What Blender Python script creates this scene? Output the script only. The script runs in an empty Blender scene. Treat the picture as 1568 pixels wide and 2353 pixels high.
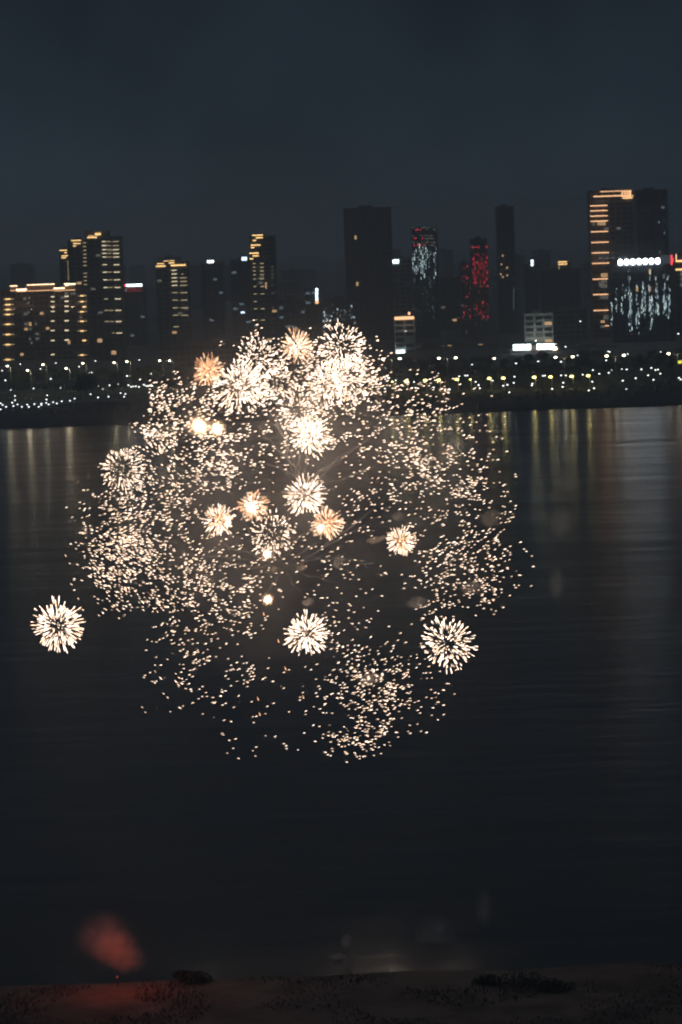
import bpy, bmesh, math, random
from mathutils import Vector, Matrix, noise
random.seed(7)
sc = bpy.context.scene
col = sc.collection
R = math.radians

# ------------------------------------------------------------------ camera
CAM_H = 80.0
FPX, CX, CY, HORIZON = 7190.0, 784.0, 1176.5, 525.0
PITCH = math.atan((CY - HORIZON) / FPX)
cam_d = bpy.data.cameras.new('camera'); cam = bpy.data.objects.new('camera', cam_d); col.objects.link(cam)
cam_d.sensor_fit = 'VERTICAL'; cam_d.sensor_height = 36.0; cam_d.lens = FPX / 2353.0 * 36.0
cam_d.clip_start = 1.0; cam_d.clip_end = 20000.0
CROT = Matrix.Rotation(R(90) - PITCH, 4, 'X') @ Matrix.Rotation(R(-2.0), 4, 'Z')
cam.matrix_world = Matrix.Translation((0, 0, CAM_H)) @ CROT
sc.camera = cam

# ------------------------------------------------------------------ night sky
w = bpy.data.worlds.new('World'); sc.world = w; w.use_nodes = True
nt = w.node_tree; nt.nodes.clear()
wo = nt.nodes.new('ShaderNodeOutputWorld'); bg = nt.nodes.new('ShaderNodeBackground')
tc = nt.nodes.new('ShaderNodeTexCoord'); sep = nt.nodes.new('ShaderNodeSeparateXYZ')
ramp = nt.nodes.new('ShaderNodeValToRGB'); nz = nt.nodes.new('ShaderNodeTexNoise')
mp = nt.nodes.new('ShaderNodeMapping'); mul = nt.nodes.new('ShaderNodeMix'); nr = nt.nodes.new('ShaderNodeMapRange')
ramp.color_ramp.elements[0].position = 0.0; ramp.color_ramp.elements[0].color = (0.0205, 0.0325, 0.0450, 1)
ramp.color_ramp.elements[1].position = 0.5; ramp.color_ramp.elements[1].color = (0.0175, 0.0250, 0.0345, 1)
e = ramp.color_ramp.elements.new(0.085); e.color = (0.0098, 0.0152, 0.0225, 1)
mp.inputs['Scale'].default_value = (14, 14, 9)
nz.inputs['Scale'].default_value = 1.4; nz.inputs['Detail'].default_value = 3
nr.inputs['From Min'].default_value = 0.3; nr.inputs['From Max'].default_value = 0.7
nr.inputs['To Min'].default_value = 0.74; nr.inputs['To Max'].default_value = 1.14
mul.data_type = 'RGBA'; mul.blend_type = 'MULTIPLY'; mul.inputs['Factor'].default_value = 1.0
L = nt.links.new
L(tc.outputs['Generated'], sep.inputs[0]); L(sep.outputs['Z'], ramp.inputs['Fac'])
L(tc.outputs['Generated'], mp.inputs['Vector']); L(mp.outputs[0], nz.inputs['Vector']); L(nz.outputs['Fac'], nr.inputs['Value'])
L(ramp.outputs['Color'], mul.inputs['A']); L(nr.outputs['Result'], mul.inputs['B'])
L(mul.outputs['Result'], bg.inputs['Color']); bg.inputs['Strength'].default_value = 1.0
L(bg.outputs[0], wo.inputs['Surface'])
# faint unseen sun lamp, added to brighten the haze from behind
sd = bpy.data.lights.new('moon', 'SUN'); sd.energy = 0.09; sd.angle = R(12); sd.color = (0.66, 0.84, 1.0)
so = bpy.data.objects.new('moon', sd); col.objects.link(so); so.rotation_euler = (R(-62), 0, R(38))
vs = sc.view_settings
vs.view_transform = 'Standard'; vs.look = 'None'; vs.exposure = 0.0; vs.gamma = 1.0; vs.use_curve_mapping = False
sc.render.engine = 'CYCLES'
cy = sc.cycles
cy.use_denoising = True
try: cy.denoiser = 'OPENIMAGEDENOISE'; cy.denoising_input_passes = 'RGB_ALBEDO_NORMAL'; cy.denoising_prefilter = 'ACCURATE'
except Exception: pass
cy.max_bounces = 5; cy.volume_bounces = 2; cy.diffuse_bounces = 2; cy.glossy_bounces = 2
cy.transparent_max_bounces = 12
cy.sample_clamp_indirect = 1.0; cy.sample_clamp_direct = 0.0
cy.volume_step_rate = 1.0; cy.volume_max_steps = 128
cy.pixel_filter_type = 'BLACKMAN_HARRIS'; cy.filter_width = 2.1
cy.use_light_tree = True

# ------------------------------------------------------------------ pixel of the photograph -> point in the place
def ray(px, py):
    return (CROT.to_3x3() @ Vector(((px - CX) / FPX, -(py - CY) / FPX, -1.0))).normalized()
def at(px, py, Y):
    d = ray(px, py); return Vector((0, 0, CAM_H)) + d * (Y / d.y)
def gnd(px, py, z=0.0):
    d = ray(px, py); return Vector((0, 0, CAM_H)) + d * ((z - CAM_H) / d.z)
def ppm(Y): return FPX / Y

# ------------------------------------------------------------------ materials
def mat(name, color=(.2, .2, .2), rough=.7, emit=None, strength=0., noise_scale=None, var=.35, metal=0., sample=True, spec=.5):
    m = bpy.data.materials.new(name); m.use_nodes = True
    n = m.node_tree; b = n.nodes['Principled BSDF']
    b.inputs['Base Color'].default_value = (*color, 1); b.inputs['Roughness'].default_value = rough
    b.inputs['Metallic'].default_value = metal; b.inputs['Specular IOR Level'].default_value = spec
    if noise_scale:
        t = n.nodes.new('ShaderNodeTexCoord'); z = n.nodes.new('ShaderNodeTexNoise'); r = n.nodes.new('ShaderNodeValToRGB')
        z.inputs['Scale'].default_value = noise_scale; z.inputs['Detail'].default_value = 5
        r.color_ramp.elements[0].position = .3; r.color_ramp.elements[1].position = .7
        r.color_ramp.elements[0].color = (*[c * (1 - var) for c in color], 1)
        r.color_ramp.elements[1].color = (*[min(1, c * (1 + var)) for c in color], 1)
        n.links.new(t.outputs['Object'], z.inputs['Vector']); n.links.new(z.outputs['Fac'], r.inputs['Fac'])
        n.links.new(r.outputs['Color'], b.inputs['Base Color'])
    if emit:
        b.inputs['Emission Color'].default_value = (*emit, 1); b.inputs['Emission Strength'].default_value = strength
    if emit and not sample: m.cycles.emission_sampling = 'NONE'
    return m
M = {}
M['concrete'] = mat('dark_concrete', (.16, .16, .16), .85, noise_scale=.15)
M['brown'] = mat('brown_render', (.23, .18, .145), .85, noise_scale=.12)
M['pale'] = mat('pale_render', (.50, .50, .46), .85, noise_scale=.2, var=.18)
M['grey'] = mat('grey_cladding', (.24, .25, .27), .6, noise_scale=.1)
M['navy'] = mat('dark_curtain_wall', (.06, .075, .09), .35, noise_scale=.1)
M['glass'] = mat('dark_window_glass', (.02, .025, .03), .12)
M['metal'] = mat('galvanised_pole', (.38, .38, .36), .45, metal=.4, noise_scale=3)
M['bark'] = mat('bark', (.06, .045, .03), .9, noise_scale=2)
M['leaf'] = mat('leaf_green', (.09, .12, .035), .7, noise_scale=.6, var=.6)
M['leaf_dark'] = mat('leaf_dark_green', (.035, .05, .025), .75, noise_scale=.6, var=.6)
M['asphalt'] = mat('asphalt', (.05, .05, .05), .8, noise_scale=.5)
M['paving'] = mat('promenade_paving', (.17, .16, .145), .8, noise_scale=.3)
M['paint'] = mat('road_paint', (.7, .7, .66), .7, noise_scale=2, var=.15)
def em(name, c, s, sample=True): return mat(name, (.1, .1, .1), .5, c, s, sample=sample)
M['gold'] = em('gold_led_strip', (1, .62, .24), 2.6, False)
M['gold_dim'] = em('dim_gold_led_strip', (1, .78, .42), .75, False)
M['warm'] = em('warm_led_strip', (1, .83, .52), 1.7, False)
M['orange'] = em('orange_led_strip', (1, .54, .27), 2.4, False)
M['crown'] = em('bright_crown_strip', (1, .70, .42), 5.0, True)
M['win_warm'] = em('warm_lit_window', (1, .60, .28), .8, False)
M['win_dim'] = em('dim_lit_window', (.9, .85, .7), .16, False)
M['win_cold'] = em('cold_lit_window', (.70, .90, 1), .95, False)
M['win_colddim'] = em('dim_cold_window', (.55, .75, .9), .22, False)
M['led_white'] = em('white_led', (.75, 1, .92), 1.5, False)
M['led_red'] = em('red_led', (1, .04, .07), 1.0, False)
M['led_reddim'] = em('dim_red_led', (1, .04, .06), .35, False)
M['sign_white'] = em('white_sign_face', (.92, .97, 1), 11.0)
M['sign_cyan'] = em('cyan_white_sign_face', (.78, .96, 1), 7.0)
M['sign_blue'] = em('blue_white_sign_face', (.62, .8, 1), 4.0)
M['sign_red'] = em('red_sign_face', (1, .06, .08), 2.5, False)
M['sign_grey'] = em('dim_sign_face', (.6, .75, .9), .12, False)
M['lamp_cream'] = em('cream_street_light', (1, .88, .58), 12.0, False)
M['lamp_white'] = em('white_path_light', (.92, .97, 1), 5.0, False)
M['lamp_yellow'] = em('yellow_flood_light', (1, .80, .22), 7.0)
M['lamp_small'] = em('small_path_light', (.95, .97, .9), 4.0, False)
M['lamp_green'] = em('green_signal', (.02, 1, .55), 6.0)
M['lamp_red'] = em('red_signal', (1, .04, .04), 3.0, False)
M['lamp_lime'] = em('yellow_sign_light', (.95, .95, .08), 1.6, False)

# star colours: the burning mixture cools from white to orange
def star_mat(name, c, s):
    return em(name, c, s, False)
M['star_w'] = star_mat('white_star', (1, .74, .57), 5.6)
M['star_m'] = star_mat('pale_gold_star', (1, .68, .46), 4.2)
M['star_o'] = star_mat('orange_star', (1, .46, .22), 2.5)
M['star_d'] = star_mat('dying_star', (1, .62, .42), 1.0)
M['star_g'] = star_mat('gold_star', (1, .66, .42), 3.2)
M['star_hot'] = star_mat('burning_core', (1, .72, .50), 30)

def volume_mat(name, color, density, aniso=.1, noise_scale=None, lo=.45, hi=.75, falloff=False):
    m = bpy.data.materials.new(name); m.use_nodes = True; n = m.node_tree
    n.nodes.clear(); o = n.nodes.new('ShaderNodeOutputMaterial'); v = n.nodes.new('ShaderNodeVolumePrincipled')
    v.inputs['Color'].default_value = (*color, 1); v.inputs['Density'].default_value = density; v.inputs['Anisotropy'].default_value = aniso
    n.links.new(v.outputs[0], o.inputs['Volume'])
    if noise_scale:
        t = n.nodes.new('ShaderNodeTexCoord'); z = n.nodes.new('ShaderNodeTexNoise'); r = n.nodes.new('ShaderNodeMapRange')
        z.inputs['Scale'].default_value = noise_scale; z.inputs['Detail'].default_value = 3; z.inputs['Distortion'].default_value = .6
        r.inputs['From Min'].default_value = lo; r.inputs['From Max'].default_value = hi
        r.inputs['To Min'].default_value = 0; r.inputs['To Max'].default_value = density
        n.links.new(t.outputs['Object'], z.inputs['Vector']); n.links.new(z.outputs['Fac'], r.inputs['Value'])
        out = r.outputs['Result']
        if falloff:
            ln = n.nodes.new('ShaderNodeVectorMath'); ln.operation = 'LENGTH'
            f = n.nodes.new('ShaderNodeMapRange'); f.inputs['From Min'].default_value = .15; f.inputs['From Max'].default_value = 1.0
            f.inputs['To Min'].default_value = 1; f.inputs['To Max'].default_value = 0; f.interpolation_type = 'SMOOTHSTEP'
            mm = n.nodes.new('ShaderNodeMath'); mm.operation = 'MULTIPLY'
            n.links.new(t.outputs['Object'], ln.inputs[0]); n.links.new(ln.outputs['Value'], f.inputs['Value'])
            n.links.new(out, mm.inputs[0]); n.links.new(f.outputs['Result'], mm.inputs[1]); out = mm.outputs[0]
        n.links.new(out, v.inputs['Density'])
    return m

# ------------------------------------------------------------------ mesh helpers
class MB:
    def __init__(s): s.v = []; s.f = []
    def box(s, a, b):
        x0, y0, z0 = a; x1, y1, z1 = b; n = len(s.v)
        s.v += [(x0, y0, z0), (x1, y0, z0), (x1, y1, z0), (x0, y1, z0), (x0, y0, z1), (x1, y0, z1), (x1, y1, z1), (x0, y1, z1)]
        s.f += [(n, n + 3, n + 2, n + 1), (n + 4, n + 5, n + 6, n + 7), (n, n + 1, n + 5, n + 4), (n + 1, n + 2, n + 6, n + 5), (n + 2, n + 3, n + 7, n + 6), (n + 3, n, n + 4, n + 7)]
        return s
    def tube(s, pts, rads, sides=6):
        n0 = len(s.v); k = len(pts); prev = None
        for i, p in enumerate(pts):
            d = (pts[min(i + 1, k - 1)] - pts[max(i - 1, 0)]).normalized()
            up = Vector((0, 0, 1)) if abs(d.z) < .9 else Vector((1, 0, 0))
            a = d.cross(up).normalized(); b = d.cross(a)
            for j in range(sides):
                t = 2 * math.pi * j / sides
                s.v.append(tuple(p + (a * math.cos(t) + b * math.sin(t)) * rads[i]))
        for i in range(k - 1):
            for j in range(sides):
                q = (j + 1) % sides
                s.f.append((n0 + i * sides + j, n0 + i * sides + q, n0 + (i + 1) * sides + q, n0 + (i + 1) * sides + j))
        s.f.append(tuple(n0 + j for j in reversed(range(sides)))); s.f.append(tuple(n0 + (k - 1) * sides + j for j in range(sides)))
        return s
    def ball(s, c, r, seg=8, rings=6, sq=1.0):
        n = len(s.v); c = Vector(c)
        s.v.append(tuple(c + Vector((0, 0, r * sq))))
        for i in range(1, rings):
            a = math.pi * i / rings
            for j in range(seg):
                t = 2 * math.pi * j / seg
                s.v.append(tuple(c + Vector((r * math.sin(a) * math.cos(t), r * math.sin(a) * math.sin(t), r * math.cos(a) * sq))))
        s.v.append(tuple(c - Vector((0, 0, r * sq)))); last = len(s.v) - 1
        for j in range(seg): s.f.append((n, n + 1 + j, n + 1 + (j + 1) % seg))
        for i in range(rings - 2):
            for j in range(seg):
                a = n + 1 + i * seg + j; b = n + 1 + i * seg + (j + 1) % seg
                s.f.append((a, a + seg, b + seg, b))
        for j in range(seg): s.f.append((last, last - seg + (j + 1) % seg, last - seg + j))
        return s
    def spindle(s, p, d, ln, r):
        """an elongated spark: tapered at both ends, thickest near its head"""
        d = d.normalized(); up = Vector((0, 0, 1)) if abs(d.z) < .9 else Vector((1, 0, 0))
        a = d.cross(up).normalized(); b = d.cross(a); n = len(s.v)
        s.v.append(tuple(p - d * ln * .5))
        for t, q in ((.02, .62), (.30, 1.0)):
            for j in range(5):
                w_ = 2 * math.pi * j / 5
                s.v.append(tuple(p + d * ln * t + (a * math.cos(w_) + b * math.sin(w_)) * r * q))
        s.v.append(tuple(p + d * ln * .5))
        for j in range(5):
            k = (j + 1) % 5
            s.f += [(n, n + 1 + k, n + 1 + j), (n + 1 + j, n + 1 + k, n + 6 + k, n + 6 + j), (n + 6 + j, n + 6 + k, n + 11)]
        return s
    def mesh(s, name, m):
        me = bpy.data.meshes.new(name); me.from_pydata(s.v, [], s.f); me.materials.append(m); me.update(); return me
    def build(s, name, m, parent=None):
        o = bpy.data.objects.new(name, s.mesh(name, m)); col.objects.link(o); o.parent = parent; return o
def tag(o, label=None, cat=None, group=None, kind=None):
    if label: o['label'] = label
    if cat: o['category'] = cat
    if group: o['group'] = group
    if kind: o['kind'] = kind
    return o
def empty(name, loc=(0, 0, 0), **k):
    o = bpy.data.objects.new(name, None); col.objects.link(o); o.location = loc; o.empty_display_size = 1; return tag(o, **k)
def share(name, me, parent, loc=(0, 0, 0), rot=None, scale=None):
    o = bpy.data.objects.new(name, me); col.objects.link(o); o.parent = parent; o.location = loc
    if rot is not None: o.rotation_mode = 'QUATERNION'; o.rotation_quaternion = rot
    if scale is not None: o.scale = scale
    return o
def copy_tree(o, parent=None):
    c = o.copy(); col.objects.link(c)
    if parent: c.parent = parent
    for ch in o.children: copy_tree(ch, c)
    return c
ORD = 'first second third fourth fifth sixth seventh eighth ninth tenth eleventh twelfth thirteenth fourteenth fifteenth sixteenth seventeenth eighteenth nineteenth twentieth'.split()
for t_, c_ in (('twent', 'twenty'), ('thirt', 'thirty'), ('fort', 'forty'), ('fift', 'fifty'), ('sixt', 'sixty'), ('sevent', 'seventy')):
    if t_ != 'twent': ORD.append(t_ + 'ieth')
    ORD += [c_ + '-' + q for q in ORD[:9]]

# ------------------------------------------------------------------ ground, river, far bank
BANK = 1330.0          # far waterline
def sheet(name, pts, z, m, kind='structure'):
    mb = MB(); mb.v = [(x, y, z) for x, y in pts]; mb.f = [tuple(range(len(pts)))]
    return tag(mb.build(name, m), kind=kind)
# river bed / general ground reaching the horizon
mb = MB(); mb.box((-6000, -500, -6.0), (6000, 9500, -3.0)); tag(mb.build('ground', M['asphalt']), kind='structure')
wm = bpy.data.materials.new('river_water'); wm.use_nodes = True; n = wm.node_tree; b = n.nodes['Principled BSDF']
b.inputs['Base Color'].default_value = (.010, .011, .011, 1); b.inputs['Roughness'].default_value = .20; b.inputs['IOR'].default_value = 1.33
t = n.nodes.new('ShaderNodeTexCoord'); m1 = n.nodes.new('ShaderNodeMapping'); m1.inputs['Scale'].default_value = (.45, 1.3, 1)
m1.inputs['Rotation'].default_value = (0, 0, R(12))
z1 = n.nodes.new('ShaderNodeTexNoise'); z1.inputs['Scale'].default_value = 1.0; z1.inputs['Detail'].default_value = 5; z1.inputs['Roughness'].default_value = .6
z2 = n.nodes.new('ShaderNodeTexNoise'); z2.inputs['Scale'].default_value = .09; z2.inputs['Detail'].default_value = 3
bp = n.nodes.new('ShaderNodeBump'); bp.inputs['Strength'].default_value = .30; bp.inputs['Distance'].default_value = .11
bp2 = n.nodes.new('ShaderNodeBump'); bp2.inputs['Strength'].default_value = .3; bp2.inputs['Distance'].default_value = .7
rr = n.nodes.new('ShaderNodeMapRange'); m3 = n.nodes.new('ShaderNodeMapping'); m3.inputs['Scale'].default_value = (.008, .06, 1)
z3 = n.nodes.new('ShaderNodeTexNoise'); z3.inputs['Scale'].default_value = 1.0; z3.inputs['Detail'].default_value = 4
rr.inputs['From Min'].default_value = .35; rr.inputs['From Max'].default_value = .65; rr.inputs['To Min'].default_value = .13; rr.inputs['To Max'].default_value = .23
for a, c in ((t.outputs['Object'], m1.inputs[0]), (m1.outputs[0], z1.inputs['Vector']), (m1.outputs[0], z2.inputs['Vector']), (z1.outputs['Fac'], bp.inputs['Height']),
             (z2.outputs['Fac'], bp2.inputs['Height']), (bp2.outputs[0], bp.inputs['Normal']), (bp.outputs[0], b.inputs['Normal']),
             (t.outputs['Object'], m3.inputs[0]), (m3.outputs[0], z3.inputs['Vector']), (z3.outputs['Fac'], rr.inputs['Value']), (rr.outputs[0], b.inputs['Roughness'])):
    n.links.new(a, c)
sheet('river_water', [(-2500, -400), (2500, -400), (2500, 1500), (-2500, 1500)], 0, wm)

def terrain(name, m, x0, x1, nx, prof, amp, seed, kind='structure'):
    """strip of land whose cross profile is [(y, z), ...] with an uneven surface"""
    mb = MB()
    for i in range(nx + 1):
        x = x0 + (x1 - x0) * i / nx
        for j, (y, z) in enumerate(prof):
            q = Vector((x * .03 + seed, y * .03, 0))
            mb.v.append((x, y + noise.noise(q * 1.3) * amp * 3, z + (noise.noise(q * 3) * amp if 0 < j else 0)))
    k = len(prof)
    for i in range(nx):
        for j in range(k - 1):
            a = i * k + j; mb.f.append((a, a + k, a + k + 1, a + 1))
    o = mb.build(name, m); return tag(o, kind=kind)
M['grass'] = mat('night_lawn', (.06, .08, .03), .9, noise_scale=.08, var=.6)
M['mud'] = mat('bank_earth', (.07, .065, .055), .9, noise_scale=.1, var=.5)
terrain('river_bank', M['mud'], -1200, 1200, 300, [(BANK - 4, -1.5), (BANK + 6, 1.0), (BANK + 25, 2.2), (BANK + 60, 3.0), (BANK + 90, 3.6), (BANK + 140, 4.2)], .9, 3)
terrain('park_lawn', M['grass'], -1200, 1200, 160, [(BANK + 139, 4.0), (BANK + 180, 4.6), (BANK + 217, 5.0)], .5, 8)
RZ = 5.2
mb = MB(); mb.box((-1500, BANK + 220, 3.0), (1500, BANK + 244, RZ)); tag(mb.build('road', M['asphalt']), kind='structure')
mb = MB(); mb.box((-1500, BANK + 216, 3.0), (1500, BANK + 220, RZ + .13)); tag(mb.build('pavement', M['paving']), kind='structure')
mb = MB(); mb.box((-1500, BANK + 244, 3.0), (1500, BANK + 249, RZ + .13)); tag(mb.build('pavement', M['paving']), kind='structure')
mb = MB()
for i in range(-80, 80): mb.box((i * 12, BANK + 231.9, RZ + .004), (i * 12 + 5, BANK + 232.1, RZ + .008))
tag(mb.build('road_marking', M['paint']), kind='structure')
mb = MB(); mb.box((-3500, BANK + 249, -2), (3500, 9400, RZ - .1)); tag(mb.build('city_ground', M['asphalt']), kind='structure')
# promenade deck on the left part of the far bank
pl, pr = gnd(-60, 930, 3.6).x, gnd(300, 925, 3.6).x
mb = MB(); mb.box((pl, BANK + 95, 2.0), (pr, BANK + 122, 5.0)); tag(mb.build('promenade_path', M['paving']), kind='structure')

# ------------------------------------------------------------------ haze
hm = volume_mat('haze_air', (.9, .95, 1), .00032, .6)
mb = MB(); mb.box((-6500, -600, -7.5), (6500, 9800, 128)); tag(mb.build('haze', hm), kind='stuff')

# ------------------------------------------------------------------ buildings
def point_light(name, loc, energy, color, parent=None, radius=.8):
    ld = bpy.data.lights.new(name, 'POINT'); ld.energy = energy; ld.color = color; ld.shadow_soft_size = 0.0
    o = bpy.data.objects.new(name, ld); col.objects.link(o); o.location = loc; o.parent = parent; return o
def tower(name, label, px0, px1, ptop, Y, wall='concrete', depth=24, floor_h=3.1, bay=3.6, glaze=True, dim=0, crown=None, cat='tower', group=None, fins=True, mansard=False, dimmat='win_dim', pbot=None):
    a = at(px0, ptop, Y); c = at(px1, ptop, Y)
    x0, x1, zt = a.x, c.x, (a.z + c.z) / 2
    zb = 4.0
    root = empty(name, ((x0 + x1) / 2, Y, zb), label=label, cat=cat, group=group)
    ox, oy, oz = root.location
    mb = MB(); mb.box((x0 - ox, 0.0, 0), (x1 - ox, depth, zt - zb))
    nf = max(2, int((zt - zb) / floor_h)); fh = (zt - zb) / nf
    nb = max(2, int((x1 - x0) / bay)); bw = (x1 - x0) / nb
    mb.build('wall', M[wall], root)
    sl = MB()
    for i in range(1, nf + 1): sl.box((x0 - ox - .25, -.45, i * fh - .35), (x1 - ox + .25, -.002, i * fh - .05))
    if fins:
        for j in range(nb + 1):
            xx = x0 - ox + j * bw
            sl.box((xx - .22, -.62 if j % 3 == 0 else -.32, 0), (xx + .22, -.003, zt - zb - .4))
    tag(sl.build('slab_edge', M[wall], root), kind='stuff')
    if glaze:
        g = MB()
        for i in range(nf):
            for j in range(nb):
                if random.random() < .06: continue
                g.box((x0 - ox + j * bw + .5, -.10, i * fh + .75), (x0 - ox + (j + 1) * bw - .5, -.004, (i + 1) * fh - .6))
        tag(g.build('window', M['glass'], root), kind='stuff')
    # parapet, machine room, mast
    rf = MB(); h = zt - zb
    rf.box((x0 - ox - .3, -.5, h), (x1 - ox + .3, .1, h + 1.2)); rf.box((x0 - ox - .3, .1, h), (x0 - ox + .1, depth, h + 1.2)); rf.box((x1 - ox - .1, .1, h), (x1 - ox + .3, depth, h + 1.2))
    wd = x1 - x0
    rf.box((-wd * .2, depth * .3, h), (wd * .12, depth * .75, h + 2.6))
    rf.build('roof', M[wall], root)
    used = set()
    for _ in range(dim):
        i, j = random.randrange(1, nf), random.randrange(nb)
        if (i, j) in used: continue
        used.add((i, j))
        w_ = MB().box((-bw / 2 + .6, -.16, -fh / 2 + .8), (bw / 2 - .6, -.11, fh / 2 - .7)).build('lit_window', M[random.choice([dimmat, dimmat, 'win_warm']) if dimmat == 'win_dim' else dimmat], root)
        w_.location = (x0 - ox + (j + .5) * bw, 0, (i + .5) * fh)
    return root
def strip(root, px0, px1, py, m='gold', th=.55, name='light_strip', slant=True, dy=-.8, vert=None):
    """LED strip / lit slab fixed on the front of a building, given where it stands"""
    Y = root.location.y + dy
    a = at(px0, py, Y); b_ = at(px1, py - (px1 - px0) * .035, Y)
    h = th if vert is None else vert
    zc = (a.z + b_.z) / 2
    o = MB().box((-(b_.x - a.x) / 2, -.25, -h / 2), ((b_.x - a.x) / 2, .25, h / 2)).build(name, M[m], root)
    o.location = ((a.x + b_.x) / 2 - root.location.x, dy, zc - root.location.z)
    return o
Z1 = lambda x, y: (x * .252, 514.7 + y * .252)
Z2 = lambda x, y: (349.3 + x * .252, 514.7 + y * .252)
Z3 = lambda x, y: (716.9 + x * .3048, 441.2 + y * .3048)
Z4 = lambda x, y: (1148.9 + x * .2673, 404.4 + y * .2673)
def zs(Z, root, x0, x1, y, m='gold', th=.55, **k):
    a = Z(x0, y); b_ = Z(x1, y); return strip(root, a[0], b_[0], a[1] + (b_[0] - a[0]) * .0175, m, th, **k)

# --- A: wide brown apartment block at the left
A = tower('apartment_block', 'wide brown apartment block with a stepped orange-lit roof crown at the far left', 1, 199, 668, 1950, 'brown', 26, bay=3.2, dim=10, cat='apartment block')
for x0, x1, y0, y1 in ((92, 158, 565, 604), (150, 245, 597, 612), (247, 498, 552, 604), (492, 590, 586, 606), (588, 690, 548, 600)):
    a = Z1(x0, y0); b_ = Z1(x1, y1 + 8); Y = 1950
    p = at(*a, Y); q = at(b_[0], a[1], Y); lo = at(a[0], b_[1], Y)
    o = MB().box((-(q.x - p.x) / 2, -.4, 0), ((q.x - p.x) / 2, 7, p.z - lo.z + .3)).build('roof_crown', M['brown'], A)
    o.location = ((p.x + q.x) / 2 - A.location.x, -.3, lo.z - A.location.z)
    zs(Z1, A, x0, x1, y0, 'crown', .9 if x0 in (150, 588, 492) else .5, dy=-1.4)
    zs(Z1, A, x0 + 4, x1 - 4, y1 + 3, 'orange', .35, dy=-1.1)
zs(Z1, A, 152, 240, 600, 'crown', 1.3, dy=-1.6); zs(Z1, A, 596, 625, 552, 'crown', 1.6, dy=-1.6)
for y in (685, 735, 780, 825, 915, 1008, 1100, 1237):
    zs(Z1, A, 30, 128, y, 'gold_dim', .4); zs(Z1, A, 52, 96, y, 'gold', .8, dy=-1.3)
for y in (663, 708, 752, 797, 885, 972, 1062, 1190): zs(Z1, A, 466, 498, y, 'warm', .6)
for y in (660, 705, 750, 795, 882, 970, 1057): zs(Z1, A, 591, 627, y, 'warm', .75)
for y in (655, 708, 755, 800, 887, 975, 1062, 1195):
    x0, x1 = (750, 795) if y in (755, 1062) else (712, 792)
    zs(Z1, A, x0, x1, y, 'gold_dim', .4); zs(Z1, A, (x0 + x1) / 2 - 18, (x0 + x1) / 2 + 12, y, 'gold', .8, dy=-1.3)
zs(Z1, A, 620, 642, 1078, 'win_warm', 2.2, name='lit_window'); zs(Z1, A, 265, 288, 912, 'win_warm', 2.2, name='lit_window')
for x, y in ((270, 675), (262, 720), (262, 805), (280, 958), (275, 1048), (290, 1085), (330, 912), (600, 632), (615, 636), (655, 636), (680, 634), (735, 850)):
    zs(Z1, A, x - 9, x + 9, y, 'win_dim', 1.6, name='lit_window')
# --- B, C towers behind it
B0 = tower('apartment_tower', 'slim stepped tower with two gold roof slabs directly left of the taller dark tower', 137, 157, 577, 2060, 'concrete', 22)
for x0, x1, y in ((545, 612, 240), (562, 622, 290), (562, 605, 308), (588, 612, 262)): zs(Z1, B0, x0, x1, y, 'gold', .6)
B = tower('apartment_tower', 'dark tower with three short gold strips on top, left neighbour of the tallest left tower', 156, 201, 555, 2050, 'concrete', 22, dim=4)
for x0, x1, y in ((650, 740, 150), (668, 735, 178), (668, 695, 200)): zs(Z1, B, x0, x1, y, 'gold', .6)
y = 172
for k in range(13):
    if k not in (7,): zs(Z1, B, 757 + k * .8, 786 + k * .8, y, 'gold_dim', .5)
    y += 34.5
for k in range(9): zs(Z1, B, 614 + k, 624 + k, 342 + k * 20, 'gold_dim', .5)
C = tower('apartment_tower', 'tallest left tower with rows of paired gold balcony strips down its right side', 202, 276, 548, 2055, 'concrete', 24, dim=5)
for x0, x1, y, th in ((797, 885, 122, .8), (868, 922, 96, 1.0), (868, 918, 84, .4), (805, 860, 108, .3)): zs(Z1, C, x0, x1, y, 'gold', th, dy=-1.0)
o = MB().box((-8, 2, 0), (8, 14, 5)).build('machine_room', M['concrete'], C); o.location = (at(*Z1(880, 110), 2055).x - C.location.x, 0, at(*Z1(880, 130), 2055).z - C.location.z)
for y in (160, 197, 234, 268, 301, 371, 439, 509, 579, 683, 788, 889, 994):
    k = (y - 160) * .038
    zs(Z1, C, 930 + k, 968 + k, y, 'gold_dim' if y > 650 else 'warm', .5)
    if y not in (371, 683): zs(Z1, C, 976 + k, 1012 + k, y, 'gold_dim', .45)
    zs(Z1, C, 1030 + k, 1083 + k, y, 'warm' if y > 230 else 'gold_dim', .5)
# D sign building
D = tower('office_building', 'dark office building with a white and red rooftop sign right of the left towers', 281, 332, 661, 2150, 'navy', 26, dim=3, cat='building', dimmat='win_colddim')
zs(Z1, D, 1128, 1160, 560, 'sign_red', 1.7, name='sign_panel', dy=-1.2); zs(Z1, D, 1152, 1298, 558, 'sign_cyan', 1.6, name='sign_panel', dy=-1.5)
for y in (585, 600, 612): zs(Z1, D, 1150, 1295, y, 'led_reddim', .35)
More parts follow.
